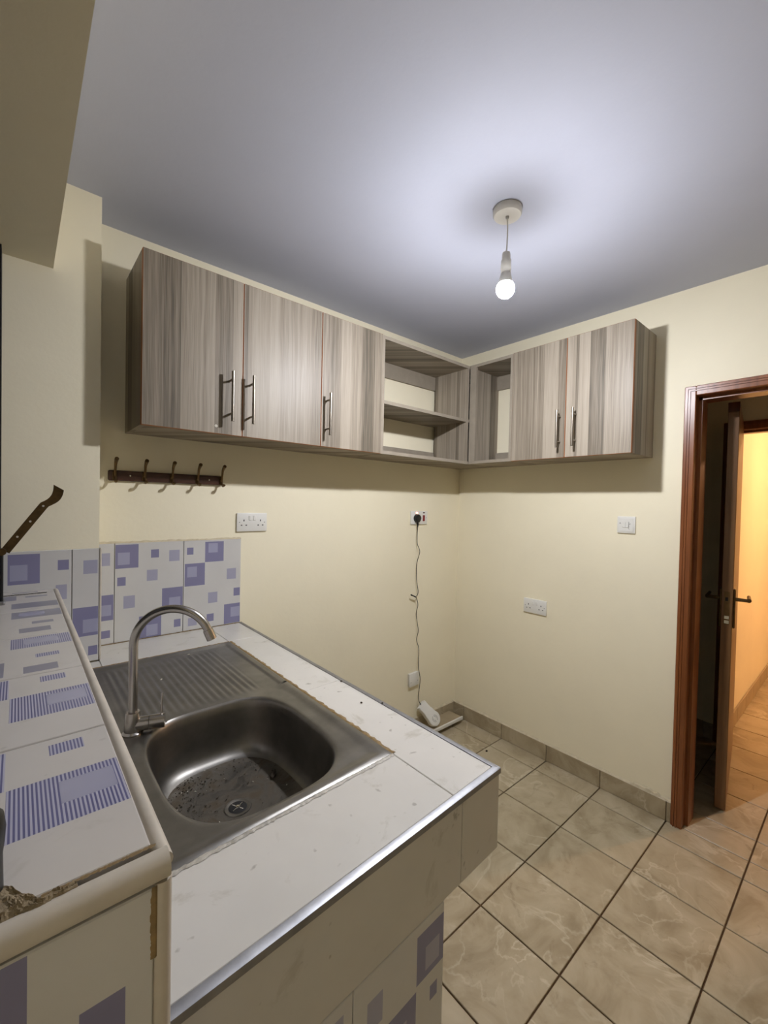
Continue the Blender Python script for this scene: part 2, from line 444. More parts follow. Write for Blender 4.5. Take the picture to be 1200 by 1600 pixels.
sk_h = box('baseboard_hall', FX+.12, 4.1, -1.304, -1.30, 0, .10, 'tgrout', kind=S)
for i in range(10):
    x = FX+.121+.295*i
    if x+.29 < 4.1: tile('skirting_tile', sk_h, (x, -1.304, .001), (1, 0, 0), (0, 0, 1), (0, -1, 0), .292, .104, .008, 'skirt')
sk_c = box('baseboard_corridor', FX-.004, FX, FY0, -.31, 0, .10, 'tgrout', kind=S)
for i in range(3):
    y = -.31-.3*i
    tile('skirting_tile', sk_c, (FX-.004, y, .001), (0, -1, 0), (0, 0, 1), (-1, 0, 0), .298, .104, .008, 'skirt')

# window in the left wall: black steel casement, glass, brass stay
win = box('window_1', XL-.05, XL-.015, -1.545, -1.515, 1.13, 2.19, 'blacksteel', kind=S)
for nme, b in (('frame_stile', (XL-.05, XL+.009, -.235, -.166, 1.158, 2.19)), ('frame_rail', (XL-.05, XL-.015, -1.515, -.235, 1.13, 1.17)),
               ('frame_rail', (XL-.05, XL-.015, -1.515, -.235, 2.15, 2.19)), ('mullion', (XL-.05, XL-.018, -.89, -.86, 1.17, 2.15))):
    box(nme, *b, 'blacksteel', win)
box('pane', XL-.035, XL-.031, -.86, -.235, 1.17, 2.15, 'glass', win)
box('pane', XL-.035, XL-.031, -1.515, -.89, 1.17, 2.15, 'glass', win)

# ------------------------------------------------------------------ door frames and the open door
def door_frame(d, x0, x1, y0, y1, top, fwid, side):
    # side -1: visible face towards -x.  profile: face board, groove, rebate
    for ya, yb, nm in ((y0, y0-fwid, 'jamb'), (y1, y1+fwid, 'jamb')):
        sgn = -1 if yb < ya else 1
        j = box(nm, x0, x1, ya, yb, 0, top, 'mahog', d, .003)
        box('groove_bead', x0-.004, x0+.002, ya+sgn*.010, ya+sgn*.014, 0, top-.010, 'mahog', j)
        box('groove_bead', x0-.004, x0+.002, ya+sgn*.020, ya+sgn*.024, 0, top-.020, 'mahog', j)
        box('door_stop', x0+.05, x1-.045, yb, yb+sgn*.014, 0, top-fwid, 'mahog', j)
    h = box('head', x0, x1, y0-fwid, y1+fwid, top-fwid, top, 'mahog', d, .003)
    box('groove_bead', x0-.004, x0+.002, y0-.014, y1+.014, top-.014, top-.010, 'mahog', h)
    box('groove_bead', x0-.004, x0+.002, y0-.024, y1+.024, top-.024, top-.020, 'mahog', h)
    box('door_stop', x0+.05, x1-.045, y0-fwid, y1+fwid, top-fwid-.014, top-fwid, 'mahog', h)
d1 = bpy.data.objects.new('door_1', None); COL.objects.link(d1); d1['kind'] = S; d1.location = (0.07, DY0, 0)
door_frame(d1, -.022, WT+.012, DY0, DY1, DTOP, .044, -1)
d2 = bpy.data.objects.new('door_2', None); COL.objects.link(d2); d2['kind'] = S; d2.location = (FX, FY0, 0)
door_frame(d2, FX-.022, FX+.13, FY0, -2.165, FTOP, .052, -1)
# door leaf: free edge towards the kitchen, hinged on the far frame
pf, ph = Vector((.28, -1.4425, 0)), Vector((1.034, -1.338, 0))
dl = (ph-pf).normalized(); nl = Vector((-dl.y, dl.x, 0)); LW = (ph-pf).length; LT = .044
def lf(a, n, z): return pf+dl*a+nl*n+Vector((0, 0, z))
def leafbox(name, a0, a1, n0, n1, z0, z1, mat, parent, bev=0):
    bm = bmesh.new(); bbox(bm, a0, a1, n0, n1, z0, z1, bev)
    for v in bm.verts: v.co = lf(v.co.x, v.co.y, v.co.z)
    return fin(name, bm, mat, parent)
leaf = leafbox('door_leaf', 0, LW, -LT/2, LT/2, .008, 1.945, 'leaf', d2, .002)
leafbox('top_rail_end', 0, LW, -LT/2, LT/2, 1.945, 1.99, 'mahog_d', leaf)
leafbox('lock_faceplate', -.0012, .003, -.011, .011, .915, 1.075, 'bronze', leaf)
leafbox('latch_bolt', -.006, 0, -.004, .007, 1.03, 1.047, 'dark', leaf)
leafbox('deadbolt_slot', -.003, 0, -.009, .009, .942, .957, 'chrome', leaf)
leafbox('deadbolt_slot', -.003, 0, -.009, .009, .920, .935, 'chrome', leaf)
for s in (-1, 1):
    leafbox('handle_plate', .025, .065, s*LT/2, s*(LT/2+.009), .895, 1.085, 'bronze', leaf, .003)
    bm = bmesh.new()
    btube(bm, [lf(.045, s*(LT/2+.005), 1.035), lf(.045, s*(LT/2+.05), 1.035), lf(.05, s*(LT/2+.058), 1.035), lf(.10, s*(LT/2+.058), 1.035), lf(.16, s*(LT/2+.056), 1.038)],
          [.009, .008, .010, .008, .007], 10)
    fin('lever_handle', bm, 'bronze', leaf, smooth=True)
for z in (.25, 1.0, 1.75):
    bm = bmesh.new(); btube(bm, [Vector((FX-.026, FY0-.056, z-.05)), Vector((FX-.026, FY0-.056, z+.05))], .007, 8); fin('hinge', bm, 'bronze', d2, smooth=True)

# ------------------------------------------------------------------ wall cabinets
CB, CT, CDY, CDX = 1.7153, 2.3034, -.2861, -.2748
PT = .017
CXS = [-2.0162, -1.6682, -1.3119, -.9603]
RYS = [-.581, -.8844, -1.1889]
def mapb(side):
    # local (u along the wall, d out from the wall, z) -> world box
    if side == 'back': return lambda u0, u1, d0, d1, z0, z1: (u0, u1, -d0, -d1, z0, z1)
    return lambda u0, u1, d0, d1, z0, z1: (-d0, -d1, u0, u1, z0, z1)
def carcass(root, side, u0, u1, depth, back='panel', shelf=None, rails=False):
    m = mapb(side); u0, u1 = sorted((u0, u1))
    g = .0008
    for a, b in ((u0+g, u0+PT), (u1-PT, u1-g)):
        cabpanel('side_panel', m(a, b, .001, depth, CB, CT), side, root)
    cabpanel('top_panel', m(u0+PT, u1-PT, .001, depth-.0005, CT-PT, CT), side, root)
    cabpanel('bottom_panel', m(u0+PT, u1-PT, .001, depth-.0005, CB, CB+PT), side, root)
    if back == 'panel':
        box('back_panel', *m(u0+PT, u1-PT, .001, .005, CB+PT, CT-PT), 'wood', root)
    if rails:
        cabpanel('back_rail', m(u0+PT, u1-PT, .002, .017, CT-PT-.085, CT-PT), side, root)
        cabpanel('back_rail', m(u0+PT, u1-PT, .002, .017, CB+PT, CB+PT+.07), side, root)
    if shelf:
        cabpanel('shelf', m(u0+PT, u1-PT, .003, depth-.006, shelf, shelf+PT), side, root)
def cabpanel(name, b, side, root):
    bm = bmesh.new(); bbox(bm, *b)
    ax = 1 if side == 'back' else 0
    lo = min(v.co[ax] for v in bm.verts)
    for f in bm.faces:
        if all(abs(v.co[ax]-lo) < 1e-5 for v in f.verts): f.material_index = 1
    return fin(name, bm, ['wood', 'edge_grey'], root)
def cabdoor(root, side, u0, u1, depth, hu, label=None):
    m = mapb(side); u0, u1 = sorted((u0, u1)); g = .0007
    bm = bmesh.new(); bbox(bm, *m(u0+g, u1-g, depth-.018, depth, CB-.001, CT+.001), .0016)
    ax = 1 if side == 'back' else 0
    for f in bm.faces:
        f.normal_update(); f.material_index = 0 if abs(f.normal[ax]) > .9 else 1
    d = fin('door', bm, ['wood', 'edge'], root)
    z0, z1 = 1.762, 1.948
    P = (lambda u, dd, z: (u, -dd, z)) if side == 'back' else (lambda u, dd, z: (-dd, u, z))
    bm = bmesh.new(); btube(bm, [P(hu, depth+.036, z0), P(hu, depth+.036, z1)], .0058, 12)
    for z in (z0+.03, z1-.03): btube(bm, [P(hu, depth-.001, z), P(hu, depth+.036, z)], .0042, 8)
    fin('handle', bm, 'handle', d, smooth=True)
    return d
DB, DR = -CDY, -CDX
t = thing('wall_cabinet', 'grey-brown laminate double-door wall cabinet above the hook rail', 'cabinet', ((CXS[0]+CXS[2])/2, 0, CB), 'wall cabinets')
carcass(t, 'back', CXS[0], CXS[2], DB-.0185)
a = cabdoor(t, 'back', CXS[0], CXS[1], DB, -1.720); cabdoor(t, 'back', CXS[1], CXS[2], DB, -1.639)
bm = bmesh.new(); blathe(bm, (-1.7685, -DB-.0003, 1.742), [(.0, 0), (.006, 0), (.005, -.001), (0, -.0012)], 7, (0, 1, 0)); fin('paint_chip', bm, 'lightbit', a)
t = thing('wall_cabinet', 'grey-brown laminate single-door wall cabinet beside the open shelf unit', 'cabinet', ((CXS[2]+CXS[3])/2, 0, CB), 'wall cabinets')
carcass(t, 'back', CXS[2], CXS[3], DB-.0185); cabdoor(t, 'back', CXS[2], CXS[3], DB, -1.286)
t = thing('open_shelf_unit', 'open grey-brown wall unit with one shelf in the room corner', 'shelf unit', ((CXS[3]+CDX)/2, 0, CB))
carcass(t, 'back', CXS[3]+.0005, -.0015, DB-.004, None, 1.968, True)
box('side_panel', CDX-.012, CDX+.004, -.02, CDY+.006, CB+PT, CT-PT, 'wood', t)
t = thing('open_shelf_unit', 'narrow open grey-brown wall unit without a shelf on door wall', 'shelf unit', (0, (CDY+RYS[0])/2, CB))
carcass(t, 'right', RYS[0]+.0005, CDY-.0005, DR-.004, None, None, True)
cabpanel('front_stile', (CDX+.0035, CDX+.018, CDY-.0175, CDY-.046, CB+PT, CT-PT), 'right', t)
t = thing('wall_cabinet', 'grey-brown laminate double-door wall cabinet on the door wall', 'cabinet', (0, (RYS[0]+RYS[2])/2, CB), 'wall cabinets')
carcass(t, 'right', RYS[0], RYS[2], DR-.0185)
cabdoor(t, 'right', RYS[0], RYS[1], DR, -.858); cabdoor(t, 'right', RYS[1], RYS[2], DR, -.937)

# ------------------------------------------------------------------ pendant lamp
BX, BY = -1.066, -1.053
def pendant(x, y, label, bulbmat, drop=.0, sfx=''):
    t = thing('pendant_lamp'+sfx, label, 'lamp', (x, y, H))
    lathe('ceiling_rose', (x, y, H), [(.046, 0), (.0475, -.004), (.0475, -.020), (.044, -.0255), (0, -.0262)], 'ivory_pl', t, 40)
    lathe('cord_grip', (x, y, H-.026), [(.006, 0), (.0055, -.006), (.003, -.008), (0, -.008)], 'greymark', t, 14)
    tube('cord', smoothpath([(x, y, H-.03), (x+.002, y-.001, H-.07), (x+.0018, y-.001, H-.11), (x, y, 2.328-drop)]), .0024, 'ivory_pl', t, 8)
    h = lathe('lamp_holder', (x, y, 2.334-drop), [(.004, 0), (.0125, -.003), (.014, -.010), (.0142, -.028), (.0165, -.029), (.0175, -.058), (.0165, -.060), (.0165, -.070), (0, -.070)], 'ivory_pl', t, 28)
    lathe('skirt_ring', (x, y, 2.306-drop), [(.0146, 0), (.0152, -.001), (.0152, -.003), (.0146, -.004)], 'greymark', h, 28)
    zb = 2.209-drop; r = .0305
    lathe('bulb_collar', (x, y, zb), [(.0135, .060), (.0165, .052), (.0215, .032), (.0252, .0172), (0, .0172)], 'white_pl', t, 32)
    prof = [(r*math.cos(a), r*math.sin(a)) for a in [math.radians(k) for k in range(34, -91, -5)]]
    prof = [(max(p, 0), q) for p, q in prof]; prof[-1] = (0, -r)
    lathe('bulb'+sfx, (x, y, zb), prof, bulbmat, t, 36)
pendant(BX, BY, 'bare lit bulb hanging on short cord from ceiling rose', 'bulb')
pendant(2.1, -2.35, 'warm lit bulb hanging in the hall beyond the doors', 'hallbulb', sfx='_offscreen')

# ------------------------------------------------------------------ tiled pillar and back splash
colmats = ['tw', 'tD', 'tL', 'ti']
def wall_tiles(parent, y, cuts, z0, z1, rects, th=.009):
    for a, b in cuts:
        rs = [({'D': 1, 'L': 2, 'i': 3}[k], x0-a, x1-a, q0-z0, q1-z0) for k, x0, x1, q0, q1 in rects if x1 > a and x0 < b]
        tile('wall_tile', parent, (a+.001, y, z0), (1, 0, 0), (0, 0, 1), (0, -1, 0), b-a-.002, z1-z0, th, colmats, rs)
BACK = [('L', -2.095, -2.063, 1.208, 1.256), ('D', -2.11, -2.051, 1.0, 1.097), ('i', -2.10, -2.058, 1.018, 1.059), ('D', -2.09, -2.061, .933, .962),
 ('D', -2.046, -1.968, 1.194, 1.286), ('i', -2.038, -1.998, 1.208, 1.255), ('D', -1.924, -1.895, 1.229, 1.262), ('L', -1.857, -1.817, 1.21, 1.256),
 ('L', -1.938, -1.899, 1.137, 1.181), ('D', -2.039, -2.011, 1.127, 1.16), ('L', -2.018, -1.979, 1.037, 1.086), ('D', -1.882, -1.802, 1.006, 1.101),
 ('i', -1.855, -1.812, 1.019, 1.06), ('D', -1.964, -1.884, .909, .998), ('i', -1.938, -1.897, .916, .96), ('D', -1.836, -1.81, .934, .966),
 ('D', -1.788, -1.762, 1.232, 1.262), ('D', -1.714, -1.634, 1.196, 1.284), ('i', -1.7, -1.66, 1.236, 1.277), ('D', -1.796, -1.714, 1.098, 1.194),
 ('i', -1.786, -1.747, 1.136, 1.18), ('L', -1.619, -1.577, 1.112, 1.16), ('D', -1.587, -1.558, 1.034, 1.07), ('L', -1.699, -1.659, 1.015, 1.062),
 ('D', -1.629, -1.551, .912, 1.0), ('i', -1.599, -1.558, .94, .984), ('D', -1.704, -1.674, .935, .968), ('L', -1.781, -1.745, .928, .962)]
sp = box('splashback', XC+.001, -1.5535, -.0035, -.0002, ZC+.001, 1.2905, 'tgrout')
tagit(sp, 'white splashback tiles with blue printed squares on the wall behind the sink', 'tiles')
wall_tiles(sp, -.0035, [(XC+.001, -2.0475), (-2.0475, -1.80), (-1.80, -1.5535)], ZC+.002, 1.2915, BACK)
COLT = [('D', -2.352, -2.275, 1.190, 1.284), ('i', -2.347, -2.305, 1.202, 1.251), ('D', -2.23, -2.201, 1.227, 1.26), ('L', -2.162, -2.122, 1.208, 1.254),
 ('L', -2.235, -2.206, 1.131, 1.179), ('D', -2.190, -2.110, .998, 1.096), ('i', -2.162, -2.119, 1.009, 1.054), ('D', -2.147, -2.121, .931, .962)]
pt = box('pillar_tiling', XL+.012, XC-.001, YC-.0035, YC-.0002, ZC+.001, 1.2905, 'tgrout')
tagit(pt, 'white tiles with blue printed squares facing the pillar by the window', 'tiles')
wall_tiles(pt, YC-.0035, [(XL+.012, -2.192), (-2.192, XC-.001)], ZC+.002, 1.2925, COLT)
box('corner_trim', XC-.0005, XC+.0065, YC-.0125, YC+.003, ZC+.002, 1.2935, 'trim_w', pt, .002)
bm = bmesh.new(); pv = None
for i in range(60):
    x = XC+.008+(-1.5535-XC-.008)*i/59; a = [bm.verts.new((x, -.0008, 1.290)), bm.verts.new((x, -.0125, 1.2915)), bm.verts.new((x, -.0008, 1.296+random.uniform(0, .004)))]
    if pv:
        for k in range(2): bm.faces.new((pv[k], a[k], a[k+1], pv[k+1]))
    pv = a
fin('plaster_bead', bm, 'plaster', sp)

# ------------------------------------------------------------------ counter
def W(p):
    p = Vector(p); p.y += .048*(p.x-XR)*(p.y/YL)*(1 if p.z > -5 else 0); return p
XCL = XLE-.009           # left end of the counter at the ledge wall
SX0, SX1, SY0, SY1 = -2.176, -1.6935, -.252, -1.2085   # sink outer rectangle
ct = thing('kitchen_counter', 'white tiled kitchen counter with steel edge strip around the sink', 'counter', (-1.9, -.7, 0))
bm = bmesh.new(); ZB = .7352; ZS = ZC-.009
for b in ((XC+.001, XR+.003, SY0+.02, -.001, ZB, ZS), (XCL, XC+.001, SY0+.02, YC-.005, ZB, ZS), (SX1-.02, XR+.003, YL+.014, SY0+.02, ZB, ZS), (XCL, SX1-.02, YL+.014, SY1+.02, ZB, ZS), (XCL, SX0+.02, SY1+.02, SY0+.02, ZB, ZS)):
    bbox(bm, *b)
for v in bm.verts: v.co = W(v.co)
fin('slab', bm, 'concrete', ct)
bm = bmesh.new(); bbox(bm, XCL, -1.7265-.009, YL+.10, YL+.014, 0, ZB)
for v in bm.verts: v.co = W(v.co)
fin('support_wall', bm, 'concrete', ct)
box('support_wall', XC+.002, -1.75, -.12, -.012, 0, ZB, 'concrete', ct)
def toptile(x0, x1, y0, y1):
    tile('counter_tile', ct, (x0+.0007, y0-.0007, ZS), (1, 0, 0), (0, -1, 0), (0, 0, 1), x1-x0-.0014, y0-y1-.0014, .009, ['top'], warp=W)
EW = .013
toptile(XC+.001, SX1, -.013, SY0+.006); toptile(XCL+.001, XC+.001, YC-.014, SY0+.006); toptile(SX1, XR-.004, -.013, SY0+.006)
toptile(SX1+.002, XR-EW+.006, SY0+.006, -.815); toptile(SX1+.002, XR-EW+.006, -.815, YL+EW)
toptile(XCL+.001, SX1+.002, SY1+.004, YL+EW)
toptile(XCL+.001, SX0+.006, SY0+.006, SY1+.004)
# front facing tiles
def fronttile(x0, x1, z0, z1, rects=(), base='tw'):
    tile('facing_tile', ct, (x0+.0007, YL+.0095, z0+.0007), (1, 0, 0), (0, 0, 1), (0, -1, 0), x1-x0-.0014, z1-z0-.0014, .009, [base, 'tD', 'tL'], rects, warp=W)
fronttile(-1.679, XR-.001, ZB, ZC-.011, base='top'); fronttile(XCL, -1.679, ZB, ZC-.011, base='top')
def fr(x0, lst): return [(k, a-x0, b-x0, c-.335, d-.335) for k, a, b, c, d in lst]
fronttile(-1.945, -1.7275, .335, ZB, fr(-1.945, [(1, -1.803, -1.7285, .628, .715), (2, -1.780, -1.742, .640, .682), (1, -1.766, -1.746, .574, .601), (1, -1.882, -1.803, .532, .620), (2, -1.862, -1.826, .545, .590), (2, -1.917, -1.884, .640, .690), (1, -1.80, -1.735, .40, .48)]))
fronttile(-2.195, -1.945, .335, ZB, fr(-2.195, [(2, -1.998, -1.964, .655, .714), (1, -2.15, -2.07, .60, .69), (2, -2.13, -2.09, .615, .655)]))
fronttile(XCL, -2.195, .335, ZB)
for a, b in ((-1.945, -1.7275), (-2.195, -1.945), (XCL, -2.195)): fronttile(a, b, 0, .335)
# right side facing of slab
tile('facing_tile', ct, (XR+.003-.006, -.005, ZB), (0, -1, 0), (0, 0, 1), (1, 0, 0), -YL-.02, ZC-.012-ZB, .007, ['top'], warp=W)
# aluminium edge strip: front and right
def strip(name, A, B, inward):
    A, B = Vector(A), Vector(B); I = Vector(inward); bm = bmesh.new(); pv = None; n = 26
    prof = [(EW, .0002), (EW-.001, .0016), (.002, .0018), (-.0015, .0006), (-.0022, -.003), (-.0022, -.010), (.001, -.0105)]
    for i in range(n+1):
        p = A.lerp(B, i/n); j = random.uniform(-.0007, .0007)
        a = [bm.verts.new(W(p+I*(u+(j if k == 0 else 0))+Vector((0, 0, h)))) for k, (u, h) in enumerate(prof)]
        if pv:
            for k in range(len(prof)-1): bm.faces.new((pv[k], a[k], a[k+1], pv[k+1]))
        pv = a
    fin(name, bm, 'alu', ct, smooth=True)
strip('edge_strip', (XCL, YL, ZC), (XR, YL, ZC), (0, 1, 0)); strip('edge_strip', (XR, YL, ZC), (XR, -.012, ZC), (-1, 0, 0))
# sealant lines round the sink
def ribbon(name, A, B, wd, mat, seed, z=ZC+.0008):
    R = random.Random(seed); A, B = Vector(A), Vector(B); d = (B-A).normalized(); nn = Vector((-d.y, d.x, 0)); bm = bmesh.new(); pv = None; n = 90
    for i in range(n+1):
        p = A.lerp(B, i/n); w0, w1 = wd*R.uniform(.4, 1), wd*R.uniform(.3, 1.1)
        a = [bm.verts.new(W(p-nn*w0+Vector((0, 0, z)))), bm.verts.new(W(p+Vector((0, 0, z+.0012+R.uniform(0, .0012))))), bm.verts.new(W(p+nn*w1+Vector((0, 0, z))))]
        if pv:
            for k in range(2): bm.faces.new((pv[k], a[k], a[k+1], pv[k+1]))
        pv = a
    fin(name, bm, mat, ct)
ribbon('sealant', (SX1+.004, SY0, 0), (SX1+.004, SY1, 0), .0075, 'silicone', 1)
ribbon('sealant', (SX0, SY1-.003, 0), (SX1, SY1-.003, 0), .0065, 'silicone_g', 2)
ribbon('sealant', (SX0, SY0+.003, 0), (SX1, SY0+.003, 0), .004, 'silicone', 3)
ribbon('wall_sealant', (XC+.01, -.0145, 0), (XR, -.0145, 0), .003, 'silicone', 4)

# ------------------------------------------------------------------ sink
sk = thing('kitchen_sink', 'stainless steel inset sink with ribbed drainboard and dirty bowl', 'sink', (-1.93, -.73, ZC))
BCX, BCY, BHX, BHY = -1.940, -.955, .178, .222
YD = -.722
def plate_z(x, y):
    d = min(x-SX0, SX1-x, SY0-y, y-SY1)
    t_ = max(0, min(1, (d-.018)/.012)); t_ = t_*t_*(3-2*t_)
    e = max(0, min(1, d/.004))
    z = ZC+.0012+.0026*e-.0042*t_
    # drainboard ribs
    if y > YD-.01:
        m = max(0, min(1, (SY0-.05-y)/.03))*max(0, min(1, (y-(YD-.0))/.045))*max(0, min(1, (x-SX0-.045)/.02))*max(0, min(1, (SX1-.075-x)/.02))
        z += m*.0015*math.sin(2*PI*(x+2.176)/.0195)
    return z
bm = bmesh.new()
NX, NY = 210, 60
G = [[None]*(NY+1) for _ in range(NX+1)]
for i in range(NX+1):
    x = SX0+(SX1-SX0)*i/NX
    for j in range(NY+1):
        y = SY0+(YD-SY0)*j/NY; G[i][j] = bm.verts.new((x, y, plate_z(x, y)))
for i in range(NX):
    for j in range(NY): bm.faces.new((G[i][j], G[i+1][j], G[i+1][j+1], G[i][j+1]))
# outer loop of bowl half as angle-matched ring
NB = 160
def supe(th, hx, hy, e):
    c, s = math.cos(th), math.sin(th)
    return (BCX+hx*abs(c)**(2/e)*(1 if c >= 0 else -1), BCY+hy*abs(s)**(2/e)*(1 if s >= 0 else -1))
def rectpt(th):
    # ray from bowl centre to the rectangle [SX0,SX1]x[SY1,YD]
    x, y = supe(th, BHX, BHY, 3.2); dx, dy = x-BCX, y-BCY
    ts = []
    if dx > 1e-9: ts.append((SX1-BCX)/dx)
    if dx < -1e-9: ts.append((SX0-BCX)/dx)
    if dy > 1e-9: ts.append((YD-BCY)/dy)
    if dy < -1e-9: ts.append((SY1-BCY)/dy)
    q = min(ts); return (BCX+dx*q, BCY+dy*q)
ths = [2*PI*k/NB for k in range(NB)]
# snap nearest angles to rectangle corners
outer = [rectpt(t_) for t_ in ths]
for cx_, cy_ in ((SX0, YD), (SX1, YD), (SX0, SY1), (SX1, SY1)):
    k = min(range(NB), key=lambda q: (outer[q][0]-cx_)**2+(outer[q][1]-cy_)**2); outer[k] = (cx_, cy_)
inner = [supe(t_, BHX, BHY, 3.2) for t_ in ths]
rings = []
for s in (0, .12, .24, .36, .48, .6, .72, .84, .93, 1.0):
    ring = []
    for (ox, oy), (ix, iy) in zip(outer, inner):
        x, y = ox+(ix-ox)*s, oy+(iy-oy)*s; z = plate_z(x, y)
        if s == 1.0: z = ZC-.002
        if s == .93: z = min(z, ZC+.0002)
        ring.append(bm.verts.new((x, y, z)))
    rings.append(ring)
for sc, z, e in ((.988, .9025, 3.2), (.975, .896, 3.2), (.962, .880, 3.2), (.948, .850, 3.2), (.93, .815, 3.2), (.905, .790, 3.1), (.865, .773, 3.0), (.80, .7655, 2.9), (.70, .7635, 2.8), (.45, .7620, 2.5), (.28, .7612, 2.2), (.2, .7608, 2)):
    rings.append([bm.verts.new((*supe(t_, BHX*sc, BHY*sc if sc > .3 else BHX*sc, e), z)) for t_ in ths])
for A, B in zip(rings, rings[1:]):
    for k in range(NB):
        q = (k+1) % NB; bm.faces.new((A[k], A[q], B[q], B[k]))
bm.faces.new(rings[-1])
for f in bm.faces:
    if all(v.co.z < .7675 for v in f.verts): f.material_index = 1
for v in bm.verts: v.co = W(v.co)
fin('basin', bm, ['steel', 'grime'], sk, smooth=True)
dc = W((BCX-.003, BCY+.001, .7612))
lathe('drain', dc, [(.030, .0002), (.029, .0022), (.0255, .0024), (.021, .0004), (.0, -.0002)], 'steel', sk, 36)
lathe('drain_grate', dc+Vector((0, 0, .0006)), [(.0205, 0), (.0195, .0006), (.006, .0006), (0, .0006)], 'dark', sk, 30)
bm = bmesh.new()
for k in range(2):
    a = PI*k/2+.5; btube(bm, [dc+Vector((math.cos(a)*.016, math.sin(a)*.016, .0016)), dc-Vector((math.cos(a)*.016, math.sin(a)*.016, -.0016))], .0009, 6)
blathe(bm, dc+Vector((0, 0, .001)), [(.006, 0), (.005, .003), (0, .004)], 14)
fin('drain_cross', bm, 'chrome', sk, smooth=True)
# scraps
bm = bmesh.new(); R = random.Random(5)
for k in range(1500):
    a = R.uniform(0, 2*PI); q = math.sqrt(R.random())*.80
    x, y = supe(a, BHX*q, BHY*q, 2.8)
    wgt = .10+.9*max(0, (BCX-x)/BHX)*max(0, .5+(y-BCY)/BHY)+.7*max(0, (y-BCY)/BHY-.2)
    if R.random() > wgt or (x-BCX)**2+(y-BCY)**2 < .036**2: continue
    z = .7628+.002*max(0, q-.7)/.1+.0006; s = R.uniform(.0007, .0034); b = R.uniform(0, PI)
    d_ = Vector((math.cos(b), math.sin(b), 0)); e_ = Vector((-d_.y, d_.x, 0)); p = W((x, y, z+.0005))
    vs_ = [bm.verts.new(p+d_*s*R.uniform(.7, 1.6)), bm.verts.new(p+e_*s*.5+Vector((0, 0, s*.3))), bm.verts.new(p-d_*s), bm.verts.new(p-e_*s*.5)]
    bm.faces.new(vs_)
    ap = bm.verts.new(p+Vector((0, 0, s*.7)))
    for i in range(4):
        f = bm.faces.new((vs_[i], vs_[(i+1) % 4], ap))
        f.material_index = 1 if k % 23 == 0 else 0
o = fin('food_scraps', bm, ['dirtm', 'lightbit'], None, 'stuff', origin=(BCX, BCY, .762))
tagit(o, 'dark food scraps and grit strewn over the sink bowl floor', 'scraps')
def blob(name, c, r, mat, label, cat, sc=(1, 1, .5), seed=0, rot=0):
    bm = bmesh.new(); bmesh.ops.create_icosphere(bm, subdivisions=2, radius=1); R = random.Random(seed)
    for v in bm.verts:
        k = r*R.uniform(.8, 1.15); x, y = v.co.x*sc[0]*k, v.co.y*sc[1]*k
        v.co = Vector((c[0]+x*math.cos(rot)-y*math.sin(rot), c[1]+x*math.sin(rot)+y*math.cos(rot), c[2]+v.co.z*sc[2]*k))
    o = fin(name, bm, mat, None, smooth=True, origin=c); tagit(o, label, cat); return o
blob('dead_leaf', W((-1.829, -.908, .769)), .015, 'dirtm', 'blackened leaf scrap on the sink bowl floor', 'scrap', (1, .45, .22), 3, .9)

# ------------------------------------------------------------------ tap
fx, fy = -2.119, -.765
tp = thing('kitchen_tap', 'brushed steel gooseneck tap with side lever at the sink', 'tap', (fx, fy, ZC))
lathe('base', (fx, fy, ZC-.001), [(.023, 0), (.023, .004), (.0185, .008), (.0175, .030), (.0155, .048), (.0145, .052), (0, .052)], 'tap', tp, 28)
pts = [(fx, fy, ZC+.045), (fx, fy, 1.0), (fx, fy, 1.06)]
Rg, zt, an = .086, 1.116, math.radians(30)
for k in range(0, 27):
    th = math.radians(160)*k/26
    pts.append((fx+(Rg-Rg*math.cos(th))*math.cos(an), fy-(Rg-Rg*math.cos(th))*math.sin(an), zt+Rg*math.sin(th)))
tube('spout', pts, .0098, 'tap', tp, 18)
e1, e0 = Vector(pts[-1]), Vector(pts[-2]); dd = (e1-e0).normalized()
tube('aerator', [e1-dd*.004, e1+dd*.022], .0118, 'tap', tp, 20)
hx = Vector((math.cos(math.radians(18)), -math.sin(math.radians(18)), 0))
hc = Vector((fx, fy, ZC+.020))
vb = tube('valve_body', [hc, hc+hx*.034], .0165, 'tap', tp, 24)
tube('valve_cap', [hc+hx*.0355, hc+hx*.068], .0168, 'tap', tp, 24)
bm = bmesh.new(); q = hc+hx*.060
btube(bm, [q+Vector((0, 0, .012)), q+Vector((.002, .006, .045)), q+Vector((.004, .010, .062))], [.0026, .0024, .0030], 8)
fin('lever', bm, 'tap', tp, smooth=True)

# ------------------------------------------------------------------ tiled ledge under the window
lg = thing('tiled_ledge', 'tiled window ledge with blue pinstripe print and chipped end beside the sink', 'ledge', (-2.3, -.85, 0))
box('ledge_wall', XL+.001, XLE-.010, YLE+.012, YC-.013, 0, ZL-.010, 'grout', lg)
ljs = [YC-.0135, -.228, -.4798, -.743, -.998, -1.2532, -1.5085]
lx0 = XL+.001; lxw = (XLE-.0105)-lx0
def LR(mi, x0, x1, a, b): return (mi, x0-lx0, x1-lx0, a, b)   # a,b distance from the tile's far edge
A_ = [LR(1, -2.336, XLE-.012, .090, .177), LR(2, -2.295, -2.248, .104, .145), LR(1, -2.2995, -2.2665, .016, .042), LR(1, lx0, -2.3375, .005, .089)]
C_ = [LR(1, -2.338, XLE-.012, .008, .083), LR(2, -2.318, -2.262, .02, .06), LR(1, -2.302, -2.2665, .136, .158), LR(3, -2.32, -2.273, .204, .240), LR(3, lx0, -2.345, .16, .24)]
D_ = [LR(3, -2.339, XLE-.012, .005, .080), LR(2, -2.325, -2.275, .02, .06), LR(3, -2.302, -2.262, .125, .150), LR(3, -2.325, -2.27, .185, .225)]
